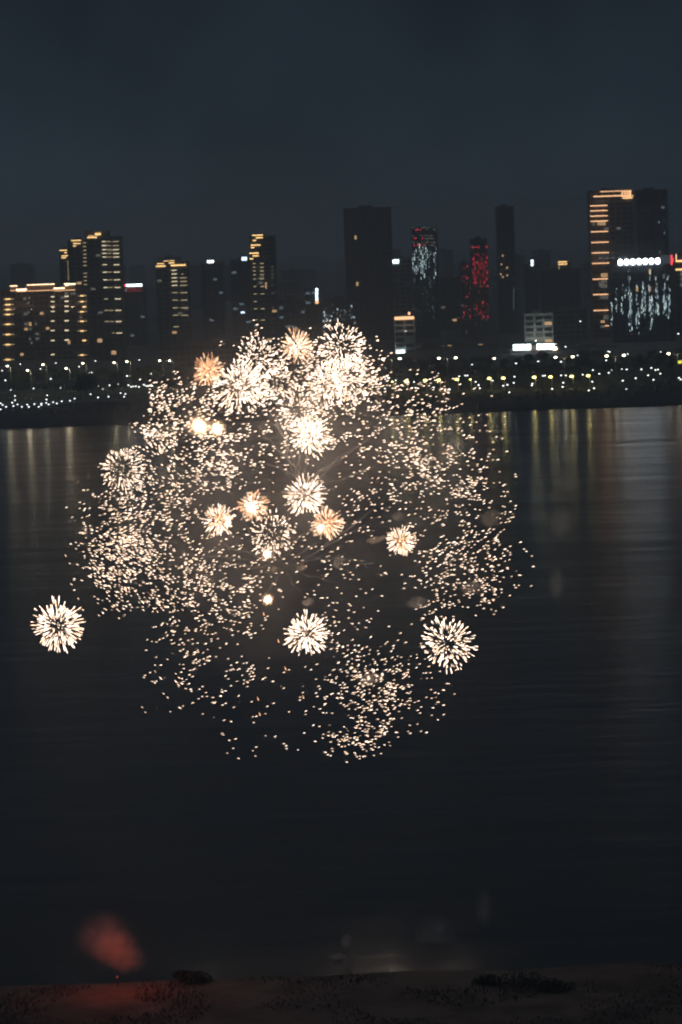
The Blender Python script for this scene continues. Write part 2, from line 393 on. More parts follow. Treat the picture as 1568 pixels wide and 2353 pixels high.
# low building and dark annex
tower('office_building', 'low dark block in front of the tallest left tower', 206, 284, 775, 1900, 'navy', 22, cat='building', dim=2)
E = tower('apartment_tower', 'tower with a gold stepped crown and two columns of gold balcony strips', 358, 432, 606, 2080, 'concrete', 24, dim=5)
for x0, x1, y, th in ((48, 110, 362, .5), (38, 125, 384, .9), (108, 205, 336, .4), (155, 205, 354, .7), (172, 310, 376, 1.0)): zs(Z2, E, x0, x1, y, 'gold', th)
for y in (422, 456, 491, 524, 559, 626, 694, 764, 832, 937):
    k = (y - 422) * .036
    zs(Z2, E, 178 + k, 228 + k, y, 'warm' if y < 600 else 'gold_dim', .5)
    if y not in (422, 937): zs(Z2, E, (252 if y != 456 else 268) + k, (316 if y != 456 else 284) + k, y, 'gold_dim', .5)
F = tower('office_tower', 'dark tower with a small white sign and faint red line on its roof', 462, 512, 606, 2220, 'navy', 26, dim=3, dimmat='win_colddim')
zs(Z2, F, 505, 565, 343, 'sign_cyan', 1.9, name='sign_panel'); zs(Z2, F, 482, 575, 352, 'led_reddim', .3)
G = tower('office_tower', 'dark tower topped by a small square blue-white sign', 530, 574, 600, 2250, 'navy', 26, dim=4, dimmat='win_colddim')
zs(Z2, G, 820, 842, 317, 'sign_blue', 2.6, name='sign_panel'); zs(Z2, G, 845, 866, 317, 'sign_blue', 2.6, name='sign_panel')
zs(Z2, G, 812, 845, 806, 'sign_blue', 1.2, name='sign_panel')
H = tower('apartment_tower', 'slim dark tower with a zigzag of gold strips climbing to its roof', 574, 632, 546, 2060, 'concrete', 24, dim=5)
for x0, x1, y in ((915, 1012, 102), (948, 1012, 125), (920, 950, 150), (903, 990, 192), (903, 935, 215), (890, 975, 266), (920, 975, 290), (893, 925, 317)): zs(Z2, H, x0, x1, y, 'gold', .75)
for y in (360, 395, 428, 463, 500, 570, 637, 707, 773, 875):
    k = (y - 360) * .036
    zs(Z2, H, 920 + k, 946 + k, y, 'gold_dim', .5)
    if y != 707: zs(Z2, H, 985 + k * .6, 1020 + k * .6, y, 'gold_dim', .5)
for y in (390, 425, 460, 492, 560, 630, 765, 867, 970): zs(Z2, H, 1078 + y * .02, 1100 + y * .02, y, 'win_dim', .6)
for y in (540, 560, 578): zs(Z2, H, 1034, 1048, y, 'win_warm', 1.5, name='lit_window')
# I sign building
I_ = tower('office_building', 'dark building with a vertical white sign ending in an orange light', 700, 745, 668, 2100, 'navy', 24, cat='building', dim=4, dimmat='win_colddim')
for k in range(8): zs(Z2, I_, 1494, 1514, 592 + k * 14, 'sign_cyan', .8, name='sign_letter')
zs(Z2, I_, 1490, 1520, 711, 'orange', 2.2, name='sign_panel')
tower('office_building', 'broad dark block low behind the left fireworks', 640, 702, 690, 2300, 'navy', 24, cat='building', dim=5, dimmat='win_colddim')
tower('office_building', 'low brown slab building behind the street lamps left of the fireworks', 366, 560, 792, 1780, 'brown', 18, cat='building')
tower('office_building', 'long low building above the trees behind the left fireworks', 561, 700, 800, 1790, 'grey', 18, cat='building')
X = tower('office_building', 'dark block with scattered pale window lights just above the fireworks', 742, 822, 690, 1980, 'navy', 22, cat='building')
for k in range(46):
    x, y = random.uniform(80, 340), random.gauss(950, 50)
    zs(Z3, X, x - 5, x + 5, min(1030, max(850, y)), random.choice(['win_dim', 'win_colddim', 'win_cold']), 1.2, name='lit_window')
J = tower('office_tower', 'tall broad unlit tower with two tiny warm windows above the fireworks', 790, 898, 481, 2100, 'navy', 30, glaze=True)
o = MB().box((-7, 3, 0), (9, 22, 4)).build('machine_room', M['navy'], J); o.location = (0, 0, J.children[0].bound_box[1][2])
for x, y in ((330, 343), (343, 692)): zs(Z3, J, x - 8, x + 8, y, 'win_warm', 2.6, name='lit_window', dy=-1)
K = tower('office_tower', 'slim tower with a small square white sign at its top left', 902, 945, 597, 2180, 'grey', 24)
zs(Z3, K, 606, 656, 524, 'sign_cyan', 2.3, name='sign_panel')
Lb = tower('apartment_block', 'small pale block under a bright orange roof light bar', 907, 952, 734, 1860, 'pale', 14, cat='apartment block', bay=5)
zs(Z3, Lb, 624, 770, 950, 'orange', 1.8, dy=-1.2); zs(Z3, Lb, 726, 742, 915, 'orange', 1.8)
zs(Z3, Lb, 636, 700, 1205, 'sign_cyan', 2.0, name='sign_panel', dy=-3)
Mt = tower('office_tower', 'tower whose facade sparkles with white light strings and red rows near the top', 947, 1004, 528, 2100, 'navy', 26, fins=True, glaze=True)
for i in range(15):
    x = 763 + i * 12.2
    if 900 < x < 915: continue
    y = 375 + random.uniform(0, 80)
    while y < 650 + random.uniform(-20, 30) and y < 668:
        ln = random.uniform(6, 40)
        pr_ = .75 if y < 600 and (i < 9 or i > 12) else .4
        if random.random() < pr_: zs(Z3, Mt, x - 2.2, x + 2.2, y + ln / 2, random.choice(['led_white', 'win_cold', 'win_colddim']), ln * .085, name='light_string')
        y += ln + random.uniform(5, 14)
for yy in (270, 285, 330, 352, 380, 402):
    for i in range(15):
        if random.random() < .5: zs(Z3, Mt, 757 + i * 12, 765 + i * 12, yy + random.uniform(-3, 3), 'led_red' if yy in (285, 352, 402) and i < 8 else 'win_dim', .9, name='light_dot')
for k in range(26): 
    x, y = random.uniform(765, 940), random.uniform(660, 960); zs(Z3, Mt, x - 3, x + 3, y, 'win_colddim', .8, name='light_dot')
def red_tower(label, zx0, zx1, ztop, rows):
    a = Z3(zx0, ztop); b_ = Z3(zx1, ztop)
    T = tower('office_tower', label, a[0], b_[0], a[1], 2120, 'navy', 26)
    for y0, y1, dens in rows:
        y = y0
        while y < y1:
            k = (y - ztop) * .035
            for i in range(int((zx1 - zx0) / 9)):
                if random.random() < dens * .6:
                    x = zx0 + 6 + i * 9 + k
                    zs(Z3, T, x, x + random.choice([3.5, 6]), y + random.uniform(-.6, .6), random.choice(['led_red', 'led_reddim', 'led_reddim']), random.choice([.7, 1.1, 1.6]), name='light_dot')
            y += 12
    return T
red_tower('taller tower with glowing red light patterns down its facade', 1200, 1318, 365, ((375, 400, .12), (415, 425, .5), (470, 530, .3), (530, 690, .62), (710, 714, .6), (755, 765, .25), (820, 960, .26)))
red_tower('shorter tower with sparse red lights beside the taller red one', 1118, 1188, 545, ((550, 575, .25), (640, 700, .45), (765, 800, .5), (850, 960, .25)))
O = tower('office_tower', 'tall unlit narrow tower with a few orange windows right of the red towers', 1142, 1180, 478, 2130, 'navy', 26)
for x, y in ((1440, 480), (1473, 570), (1473, 628), (1430, 545), (1425, 620), (1440, 640)): zs(Z3, O, x - 6, x + 6, y, 'win_warm', 1.2, name='lit_window')
for k in range(8): zs(Z3, O, 1518, 1526, 740 + k * 20, 'win_colddim', 1.0, name='lit_window')
Pt = tower('office_tower', 'dark tower with a tiny vertical white sign right of centre', 1205, 1240, 608, 2260, 'navy', 26)
for k in range(4): zs(Z4, Pt, 268, 288, 726 + k * 14, 'sign_cyan', .7, name='sign_letter')
Q = tower('office_tower', 'dark block topped by two short gold roof strips', 1242, 1332, 622, 2200, 'navy', 26)
o = MB().box((-4, 2, 0), (4, 16, 6)).build('machine_room', M['navy'], Q); q = at(*Z4(540, 790), 2200); o.location = (q.x - Q.location.x + 2, 0, q.z - Q.location.z - 2)
for y in (738, 758): zs(Z4, Q, 502, 578, y, 'gold', .8, dy=-1)
zs(Z4, Q, 506, 512, 785, 'gold_dim', 2.5)
tower('office_building', 'brown unlit block behind the pale lit building', 1262, 1348, 712, 2000, 'brown', 22, cat='building')
U = tower('apartment_block', 'pale floodlit building standing behind the bright white shop sign', 1206, 1270, 724, 1860, 'pale', 14, cat='building', bay=5, dim=3)
for x, y in ((375, 1240), (372, 1275), (305, 1318), (300, 1285)): zs(Z4, U, x - 8, x + 8, y, 'win_colddim', 2.0, name='lit_window', dy=-1)
U2 = tower('shop_building', 'low brown shop building carrying a long white sign in two halves', 1150, 1288, 806, 1800, 'brown', 18, cat='building', glaze=False, fins=False)
for x0 in (115, 168, 221, 318, 370, 422): zs(Z4, U2, x0, x0 + 46, 1472 - (x0 - 115) * .02, 'sign_cyan', 3.3, name='sign_letter', dy=-1.5)
zs(Z4, U2, 455, 490, 1482, 'lamp_cream', 1.6, name='lamp'); zs(Z4, U2, 318, 338, 1543, 'led_red', 4.2, name='red_light', dy=-2)
def flood_fill_lamp(root, x, z, dy, e_, c_):
    MB().box((x - .35, dy - .3, z - .3), (x + .35, dy + .3, z + .3)).build('flood_lamp', M['win_dim'], root)
    point_light('flood_glow', (x, dy - .8, z + .4), e_, c_, root)
flood_fill_lamp(U, -3, 6, -11, 1500, (.92, 1, .90)); flood_fill_lamp(U, 4, 6, -11, 1300, (.92, 1, .90))
flood_fill_lamp(Lb, 0, 14, -8, 500, (1, .88, .75))  # added fill lamp, brightens the front of the pale block
for x_ in (-19, -7, 6, 18): flood_fill_lamp(A, x_, 33, -7, 420, (1, .66, .42))  # unseen warm lamps added before the brown facade to lighten it
flood_fill_lamp(U2, 14, 6, -9, 420, (1, .72, .5))
# R: tall right tower
Rt = tower('apartment_tower', 'tallest tower on the right with orange light slabs stacked up its left edge', 1356, 1455, 441, 2000, 'brown', 26, dim=4)
for x0, x1, y, m_, th in ((865, 1130, 130, 'orange', .4), (805, 1060, 172, 'orange', .7), (812, 920, 212, 'win_dim', .3), (1050, 1150, 172, 'orange', .5), (1055, 1140, 190, 'gold', .7)): zs(Z4, Rt, x0, x1, y, m_, th, dy=-1.2)
for x in (1052, 1072, 1090, 1108, 1122): zs(Z4, Rt, x - 4, x + 6, 155, 'orange', 4.0, dy=-.9)
for y in (255, 298, 343, 387, 478, 570, 660, 750, 885, 1018, 1155, 1423):
    k = (y - 255) * .034; zs(Z4, Rt, 776 + k, 924 + k, y, 'orange', .6, dy=-1.6)
zs(Z4, Rt, 905, 956, 1287, 'orange', .6, dy=-1.6)
for x0, x1, y, m_ in ((840, 912, 406, 'win_warm'), (795, 820, 408, 'win_dim'), (870, 935, 853, 'win_warm'), (870, 925, 900, 'win_dim'), (862, 925, 945, 'win_dim'), (862, 940, 1040, 'win_dim'), (890, 948, 1215, 'win_dim'), (850, 895, 930, 'win_dim')):
    n_ = max(1, int((x1 - x0) / 17))
    for i in range(n_): zs(Z4, Rt, x0 + i * (x1 - x0) / n_ + 1, x0 + (i + 1) * (x1 - x0) / n_ - 3, y, m_, 2.6, name='lit_window', dy=-.7)
R2 = tower('apartment_tower', 'dark unlit tower rising just right of the orange striped one', 1462, 1533, 440, 2060, 'navy', 26)
for x, y in ((1395, 270), (1410, 270), (1368, 398), (1415, 488), (1375, 655)): zs(Z4, R2, x - 6, x + 6, y, 'win_colddim', 1.8, name='lit_window', dy=-1)
S = tower('office_building', 'wide office building with seven bright white roof letters and columns of cold lights', 1404, 1546, 611, 1900, 'navy', 24, cat='building', bay=4)
for k in range(7):
    x = 1036 + k * 53.5; a = Z4(x, 742 - k * 2.0); p = at(a[0], a[1], 1898.0); r_ = 1.55 * .95
    mb = MB(); mb.box((-4.9, -.3, -2.3), (4.9, .3, 2.3)); mb.box((-3.8, -.32, -3.2), (3.8, .32, 3.2)); mb.box((-.9, -.5, -3.9), (.9, .4, 3.9))
    for v in range(len(mb.v)): mb.v[v] = tuple(c_ * s_ for c_, s_ in zip(mb.v[v], (.295, 1, .50)))
    o = mb.build('sign_letter', M['sign_white'], S); o.location = (p.x - S.location.x, -2.0, p.z - S.location.z)
for k in range(4): zs(Z4, S, 1385 + k * 22, 1400 + k * 22, 717, 'sign_grey', 5, name='sign_letter', dy=-2)
zs(Z4, S, 1470, 1484, 722, 'sign_red', 6, name='sign_mark', dy=-2); zs(Z4, S, 1484, 1492, 722, 'sign_red', 2.5, name='sign_mark', dy=-2)
for cx_, y0, y1 in ((1000, 970, 1190), (960, 1090, 1290), (1052, 940, 1190), (1080, 960, 1060), (1112, 810, 1330), (1128, 960, 1400), (1178, 900, 1330), (1190, 1100, 1380), (1230, 870, 1190), (1218, 1000, 1180), (1245, 960, 1240), (1298, 960, 1320), (1285, 820, 1200), (1312, 1000, 1280), (1345, 870, 1180), (1358, 1010, 1200), (1410, 930, 1210), (1425, 1040, 1200), (1455, 960, 1220), (1445, 860, 900)):
    y = y0
    while y < y1:
        d = 1 - abs((y - (y0 + y1) / 2) / (y1 - y0) * 1.6)
        if random.random() < .3 + .5 * d:
            x = cx_ + random.choice([-5, 0, 4, 8]); hh = random.choice([.5, .9, 1.5, 2.2])
            zs(Z4, S, x - random.uniform(1.5, 3), x + random.uniform(1.5, 4), y, random.choice(['win_cold', 'win_colddim', 'win_cold', 'led_white', 'win_colddim']), hh, name='lit_window', dy=-.75)
        y += random.choice([9, 12, 15])
for x, y in ((1290, 822), (1290, 970), (1180, 972), (1110, 880), (1340, 880), (1345, 972), (1410, 862)): zs(Z4, S, x - 9, x + 9, y, 'win_warm' if x in (1290, 1180) else 'win_dim', 2.8, name='lit_window', dy=-.7)
T_ = tower('apartment_tower', 'tower cut by the right picture edge with gold strips at its top', 1551, 1620, 594, 1990, 'brown', 22)
for y in (730, 803): zs(Z4, T_, 1512, 1640, y, 'gold', 1.1)
zs(Z4, T_, 1512, 1520, 705, 'orange', 5)
for x, y in ((1550, 840), (1556, 885), (1550, 935)): zs(Z4, T_, x, x + 20, y, 'win_dim', 2.5, name='lit_window')
tower('office_building', 'dark low block at the foot of the striped right tower', 1290, 1420, 800, 1830, 'navy', 16, cat='building', dim=3)
tower('office_building', 'low unlit block beneath the wide office building on the right', 1425, 1600, 815, 1820, 'brown', 16, cat='building', dim=3)
tower('office_building', 'dark low row between the pale block and the red towers', 955, 1140, 790, 1900, 'navy', 18, cat='building', dim=4)
tower('office_building', 'dark block behind the foot of the red towers', 1010, 1062, 640, 2240, 'navy', 22, cat='building', dim=2)
tower('office_building', 'faint distant block between the zigzag tower and the vertical sign', 640, 690, 650, 2600, 'grey', 22, cat='building')
# far hazy blocks beyond
for i in range(46):
    px = 10 + i * 35 + random.uniform(-14, 14)
    tower('distant_building', f'{ORD[i]} unlit city block from the left, far behind the riverside towers', px, px + random.uniform(30, 66), random.uniform(575, 690), random.uniform(2900, 4600), random.choice(['navy', 'concrete']), 30, glaze=False, fins=False, cat='building', group='distant unlit blocks behind the skyline')

# ------------------------------------------------------------------ trees
def tree_meshes(nv):
    out = []
    for v in range(nv):
        mb = MB(); h = 8.5
        lobes = [(Vector((random.uniform(-2.2, 2.2), random.uniform(-2.2, 2.2), random.uniform(4.2, 7.2))), random.uniform(1.3, 2.3)) for _ in range(8)]
        for c, r in lobes:
            for _ in range(46):
                d = Vector((random.gauss(0, 1), random.gauss(0, 1), random.gauss(0, .8))).normalized()
                p = c + d * r * random.uniform(.55, 1.08); s = random.uniform(.22, .5)
                u = Vector((random.gauss(0, 1), random.gauss(0, 1), random.gauss(0, 1))).normalized(); q = u.cross(d if abs(u.dot(d)) < .95 else Vector((0, 0, 1))).normalized()
                k = len(mb.v); mb.v += [tuple(p + u * s), tuple(p + q * s), tuple(p - u * s), tuple(p - q * s * .7)]; mb.f.append((k, k + 1, k + 2, k + 3))
        tr = MB(); tr.tube([Vector((0, 0, -1)), Vector((.1, 0, 2)), Vector((0, .2, 4.5)), Vector((.3, .1, 6))], [.28, .22, .16, .06], 6)
        for c, r in lobes[:4]: tr.tube([Vector((0, .1, 3.2)), c * .5 + Vector((0, 0, 2.2)), c], [.12, .08, .03], 5)
        out.append((mb, tr))
    return out
TM = [(a.mesh('crown', M['leaf']), a.mesh('crown', M['leaf_dark']), b_.mesh('trunk', M['bark'])) for a, b_ in tree_meshes(6)]
def hor(px): return HORIZON - (px - CX) * .0349
def gz(Y):
    pr_ = [(1300, 0), (1336, 1), (1355, 2.2), (1390, 3), (1420, 3.6), (1470, 4.1), (1510, 4.6), (1547, 5.05), (9000, 5.15)]
    for (a, b_), (c, d) in zip(pr_, pr_[1:]):
        if Y < c: return b_ + (d - b_) * max(0, (Y - a)) / (c - a)
    return 5.15
def tree(px, Y, z, sc_, dark, label, group):
    p = at(px, 900, Y); p.z = gz(Y) - .1
    t_ = empty('tree', p, label=label, cat='tree', group=group)
    t_.rotation_euler.z = random.uniform(0, 6); t_.scale = (sc_ * random.uniform(.9, 1.25), sc_ * random.uniform(.9, 1.2), sc_ * random.uniform(.85, 1.1))
    v = random.choice(TM); share('crown', v[1] if dark else v[0], t_); share('trunk', v[2], t_)
    return t_
GR = 'street trees along the far river bank'
for i in range(34):
    px = -8 + i * 13.0 + random.uniform(-4, 4); L_ = f'{ORD[i]} leafy green street tree from the left in the lamp-lit row'
    tree(px, random.uniform(1560, 1612), 4.8, random.uniform(.75, 1.15), False, L_, GR)
for i in range(16):
    px = -5 + i * 29 + random.uniform(-9, 9)
    tree(px, random.uniform(1490, 1535), 4.4, random.uniform(.45, .75), True, f'{ORD[i]} small dark tree from the left on the slope below the left road', GR)
for px, py, s_ in ((198, 1490, 1.5), (214, 1488, 1.3), (186, 1486, 1.1)):
    tree(px, py, 4, s_, True, {198: 'tallest round dark tree standing in front of the left street lamps', 214: 'dark tree at the right side of the big dark clump by the lamps', 186: 'dark tree at the left side of the big dark clump by the lamps'}[px], 'clump of big dark trees on the left bank')
for i in range(70):
    px = 880 + i * 10.3 + random.uniform(-4, 4)
    tree(px, random.uniform(1500, 1545) if i % 3 else random.uniform(1590, 1640), 4.6, random.uniform(.6, 1.1), i % 2 == 0, f'{ORD[i]} park tree from the left among the yellow lights, ' + ('bushy green' if i % 2 else 'dark crowned'), 'park trees on the right bank')
for i in range(18):
    px = 440 + i * 25 + random.uniform(-6, 6)
    tree(px, random.uniform(1490, 1540), 4.6, random.uniform(.7, 1.1), True, f'{ORD[i]} dark bank tree from the left seen through the fireworks', 'bank trees behind the fireworks')
# bushes low down along the water edge
bm_ = MB()
for i in range(5200):
    px = random.uniform(-10, 1580); p = gnd(px, 962 - px * .035 - random.uniform(0, 48), 2.5); s = random.uniform(.3, .8)
    h = abs(random.gauss(0, 1.2)) * (1 + noise.noise(Vector((px * .03, 0, 1))) * 1.4)
    u = Vector((random.gauss(0, 1), random.gauss(0, 1), random.gauss(0, 1))).normalized(); q = u.orthogonal().normalized()
    p = p + Vector((0, 0, max(0, h))); k = len(bm_.v); bm_.v += [tuple(p + u * s), tuple(p + q * s), tuple(p - u * s), tuple(p - q * s)]; bm_.f.append((k, k + 1, k + 2, k + 3))
tag(bm_.build('undergrowth', M['leaf_dark']), label='dark undergrowth along the far water edge', cat='undergrowth', kind='stuff')

# ------------------------------------------------------------------ lamps on the far bank
def lamp_meshes(h, arm, r, m, double=False):
    pole = MB().tube([Vector((0, 0, 0)), Vector((0, 0, h * .5)), Vector((0, 0, h))], [.22, .17, .13], 6).mesh('pole', M['metal'])
    arms = [MB().tube([Vector((0, 0, h - .05)), Vector((sg * arm * .5, 0, h + .35)), Vector((sg * arm, 0, h + .45))], [.08, .07, .06], 5).mesh('arm', M['metal']) for sg in ((-1, 1) if double else (-1,))]
    heads = [MB().ball((sg * arm, 0, h + .35), r, 8, 6, .6).mesh('lamp_head', M[m]) for sg in ((-1, 1) if double else (-1,))]
    return pole, arms, heads
def lamp_proto(h, arm, r, m, double=False): return lamp_meshes(h, arm, r, m, double)
def put_lamp(name, kind, px, pyhead, Y, label, group, cat, glow=None):
    """head seen at px, pyhead at range Y; the pole goes straight down to the ground there"""
    pole, arms, heads, h, arm = kind
    dep = (pyhead - hor(px)) / FPX; Y = 1550.0
    for _ in range(14): Y = Y * .5 + .5 * min(1790.0, max(1345.0, (CAM_H - gz(Y) - h - .35) / dep))
    p = at(px, pyhead, Y); base = p.z - h - .35
    if base > gz(Y) + .3: base = gz(Y)
    off = -arm if len(heads) == 1 else 0
    o = empty(name, (p.x - off, Y, base), label=label, cat=cat, group=group)
    ps = share('pole', pole, o); lift = (p.z - h - .35) - base
    if lift > 0: ps.scale.z = (h + lift) / h
    for a in arms: share('arm', a, o, (0, 0, lift))
    for a in heads: share('lamp_head', a, o, (0, 0, lift))
    if glow: point_light('lamp_glow', (-arm if len(heads) == 1 else 0, -1.2, h + lift - .6), glow[0], glow[1], o, .5)
    return o
def K_(h, arm, r, m, double=False): return (*lamp_meshes(h, arm, r, m, double), h, arm)
tall = K_(12, 1.6, .62, 'lamp_cream'); tallpair = K_(12, 4.0, .75, 'lamp_cream', True); short = K_(5, .5, .42, 'lamp_white')
flood = K_(5.0, .6, .95, 'lamp_yellow'); path = K_(1.6, .05, .34, 'lamp_white'); tiny = K_(2.2, .05, .42, 'lamp_small')
for i, (x, y) in enumerate(((68, 1295), (252, 1335), (395, 1283), (605, 1317), (757, 1270), (1042, 1265), (1158, 1255), (1457, 1247), (1548, 1247))):
    p = Z1(x, y); near = y > 1300
    put_lamp('street_lamp', tall, p[0], p[1], 1690 if not near else 1640, f'{ORD[i]} tall street lamp from the left edge along the lamp-lit tree row', 'tall street lamps on the left bank', 'street lamp', (600, (1, .90, .60)))
for i, (x, y) in enumerate(((50, 1425), (465, 1412), (920, 1388), (1160, 1385), (1380, 1368))):
    p = Z1(x, y); put_lamp('path_lamp', short, p[0], p[1], 1660, f'{ORD[i]} short lamp from the left edge among the street trees', 'short lamps among the trees', 'lamp')
unlit = K_(13, .1, .09, 'concrete')
for i, (x, y) in enumerate(((437, 1345), (898, 1300), (1328, 1305))):
    p = Z1(x, y); put_lamp('flag_pole', unlit, p[0], p[1], 1670, f'{ORD[i]} bare unlit pole from the left between the lamps', 'bare poles between the lamps', 'pole')
pairs = [Z3(600, 1258), Z3(1022, 1252), Z4(553, 1556), Z4(992, 1545), Z4(1525, 1525)]
for i, p in enumerate(pairs): put_lamp('street_lamp', tallpair, p[0], p[1], 1700, f'{ORD[i]} twin-headed street lamp from the left on the right bank', 'twin street lamps on the right bank', 'street lamp', (260, (1, .90, .60)))
p = Z3(1375, 1255); put_lamp('street_lamp', tall, p[0], p[1], 1700, 'single-headed street lamp on the right bank below the red towers', None, 'street lamp')
singles = [Z3(557, 1327), Z3(885, 1315), Z3(1210, 1303), Z3(1540, 1292), Z4(330, 1593), Z4(527, 1597), Z4(913, 1585), Z4(1300, 1573), Z4(1534, 1357), Z4(565, 1468), Z4(692, 1250)]
for i, p in enumerate(singles): put_lamp('path_lamp', short, p[0], p[1], 1690 if i < 8 else 1780, f'{ORD[i]} white lamp from the left above the yellow park lights', 'white lamps above the park', 'lamp')
floods = [Z3(607, 1430), Z3(713, 1427), Z3(855, 1420), Z3(957, 1418), Z3(1093, 1413), Z3(1195, 1413), Z3(1338, 1405), Z3(1443, 1403), Z4(295, 1730), Z4(435, 1727), Z4(617, 1722), Z4(760, 1717)]
small_flood = K_(5.0, .5, .55, 'lamp_yellow')
for i, p in enumerate(floods): put_lamp('park_light', small_flood if i in (0, 5) else flood, p[0], p[1], 1600, f'{ORD[i]} yellow park light from the left along the right bank', 'yellow park lights', 'park light', (200, (1, .84, .30)))
dots1 = [(5, 1690), (8, 1635), (25, 1650), (57, 1667), (113, 1628), (125, 1660), (138, 1607), (138, 1568), (162, 1645), (200, 1667), (250, 1648), (265, 1667), (316, 1642), (355, 1667), (380, 1638), (378, 1650), (423, 1632), (446, 1645), (432, 1562), (425, 1600), (486, 1625), (520, 1636), (565, 1617), (640, 1611), (681, 1592), (827, 1552), (895, 1582), (992, 1575), (1100, 1542), (1133, 1575), (1145, 1550), (100, 1512), (308, 1500), (553, 1495), (1398, 1565)]
for i, (x, y) in enumerate(sorted(dots1)):
    p = Z1(x, y); put_lamp('path_light', path, p[0], p[1], 1440 + (1690 - y) * .8, f'{ORD[i]} small white path light from the left edge on the dark left waterfront', 'white path lights on the left waterfront', 'path light')
dots2 = [(903, 1480), (937, 1505), (1000, 1470), (1083, 1460), (1108, 1485), (1173, 1470), (1195, 1484), (1215, 1482), (1240, 1480), (1268, 1485), (1312, 1465), (1330, 1474), (1345, 1478), (1362, 1474), (1378, 1476), (1390, 1477), (22, 1337), (187, 1278), (370, 1320), (512, 1268), (722, 1300), (872, 1250), (1272, 1240), (815, 1355), (838, 1355), (1148, 1390), (1180, 1388)]
for i, (x, y) in enumerate(sorted(dots2)):
    p = Z1(x, y); put_lamp('road_light', tiny, p[0], p[1], 1655, f'{ORD[i]} tiny white road light from the left edge along the left tree row', 'tiny road lights on the left bank', 'road light')
dots4 = [(370, 1718), (388, 1716), (855, 1700), (937, 1692), (800, 1668), (1050, 1660), (1090, 1663), (1075, 1530), (1100, 1530), (932, 1508), (945, 1512), (1218, 1662), (1302, 1650), (1338, 1668), (1380, 1700), (1385, 1512), (545, 1777), (540, 1813), (795, 1768), (810, 1825), (765, 1843), (1057, 1760), (1090, 1833), (125, 1725), (120, 1778), (280, 1785), (275, 1800), (290, 1685), (540, 1672), (713, 1708), (567, 1714), (527, 1714), (1168, 1738), (1275, 1713), (1320, 1752), (965, 1668), (633, 1547), (667, 1543), (1360, 1665), (30, 1803), (65, 1795), (82, 1860), (450, 1830), (1540, 1735), (1555, 1750)]  # some entries are reflected lights, built here as lamps
PP = [(Z4(x, y), 1700 - (y - 1500) * .55) for x, y in dots4] + [(Z3(random.uniform(480, 1450), random.uniform(1340, 1490)), 1580) for _ in range(26)]
for i, (p, Y_) in enumerate(sorted(PP, key=lambda q: q[0][0])): put_lamp('park_path_light', tiny, p[0], p[1], Y_, f'{ORD[i]} tiny white light from the left among the dark trees of the right bank', 'tiny lights in the right bank park', 'path light')
def signal(px, py, Y, m, label):
    p = at(px, py, Y); o = empty('traffic_light', (p.x, Y, p.z - 5), label=label, cat='traffic light')
    MB().tube([Vector((0, 0, 0)), Vector((0, 0, 5.2))], [.12, .1], 6).build('pole', M['metal'], o)
    MB().box((-.3, -.05, 4.2), (.3, .3, 5.6)).build('signal_box', M['navy'], o)
    MB().ball((0, -.35, 5), .75, 8, 6).build('lamp', M[m], o)
signal(*Z1(1530, 1437), 1640, 'lamp_green', 'bright green traffic light at the right end of the lamp-lit road')
signal(*Z2(255, 1418), 1700, 'lamp_green', 'fainter green traffic light just left of the orange firework')
def sign_post(px, py, h, w_, label):
    p = at(px, py, 1600); o = empty('roadside_sign', (p.x, 1600, p.z - h / 2 - 2), label=label, cat='sign')
    MB().tube([Vector((0, .3, 0)), Vector((0, .3, 2 + h))], [.1, .1], 6).build('pole', M['metal'], o)
    MB().box((-w_ / 2, -.1, 2), (w_ / 2, .1, 2 + h)).build('sign_face', M['lamp_lime'], o)
sign_post(*Z4(1405, 1730), 2.6, .9, 'left one of two upright yellow lit signs near the right edge')
sign_post(*Z4(1457, 1730), 3.2, 1.1, 'taller right one of two upright yellow lit signs near the right edge')
sign_post(*Z4(1510, 1741), .9, .9, 'tiny yellow lit sign beside the upright pair')
sign_post(*Z4(1553, 1600), 1.5, 2.4, 'yellow-green lit sign under the rightmost twin lamp')
sign_post(*Z4(20, 1661), .9, 1.9, 'yellow-green lit sign above a yellow park light')

# ------------------------------------------------------------------ fireworks, bursting over the river about 400 m away
DRIFT = Vector((1.0, .15, .13)).normalized()
def point_light(name, loc, energy, color, parent=None, radius=.8):
    ld = bpy.data.lights.new(name, 'POINT'); ld.energy = energy; ld.color = color; ld.shadow_soft_size = 0.0
    o = bpy.data.objects.new(name, ld); col.objects.link(o); o.location = loc; o.parent = parent; return o
SPARK = {k: MB().spindle(Vector((0, 0, 0)), Vector((0, 0, 1)), 1.0, 1.0).mesh('spark', M[k]) for k in ('star_w', 'star_m', 'star_o', 'star_d', 'star_g')}
def sphere_dirs(n_):
    g = math.pi * (3 - math.sqrt(5)); out = []
    for i in range(n_):
        z = 1 - 2 * (i + .5) / n_; r_ = math.sqrt(1 - z * z); t_ = g * i
        out.append((Vector((r_ * math.cos(t_), r_ * math.sin(t_), z)) + Vector((random.gauss(0, .09), random.gauss(0, .09), random.gauss(0, .09)))).normalized())
    return out
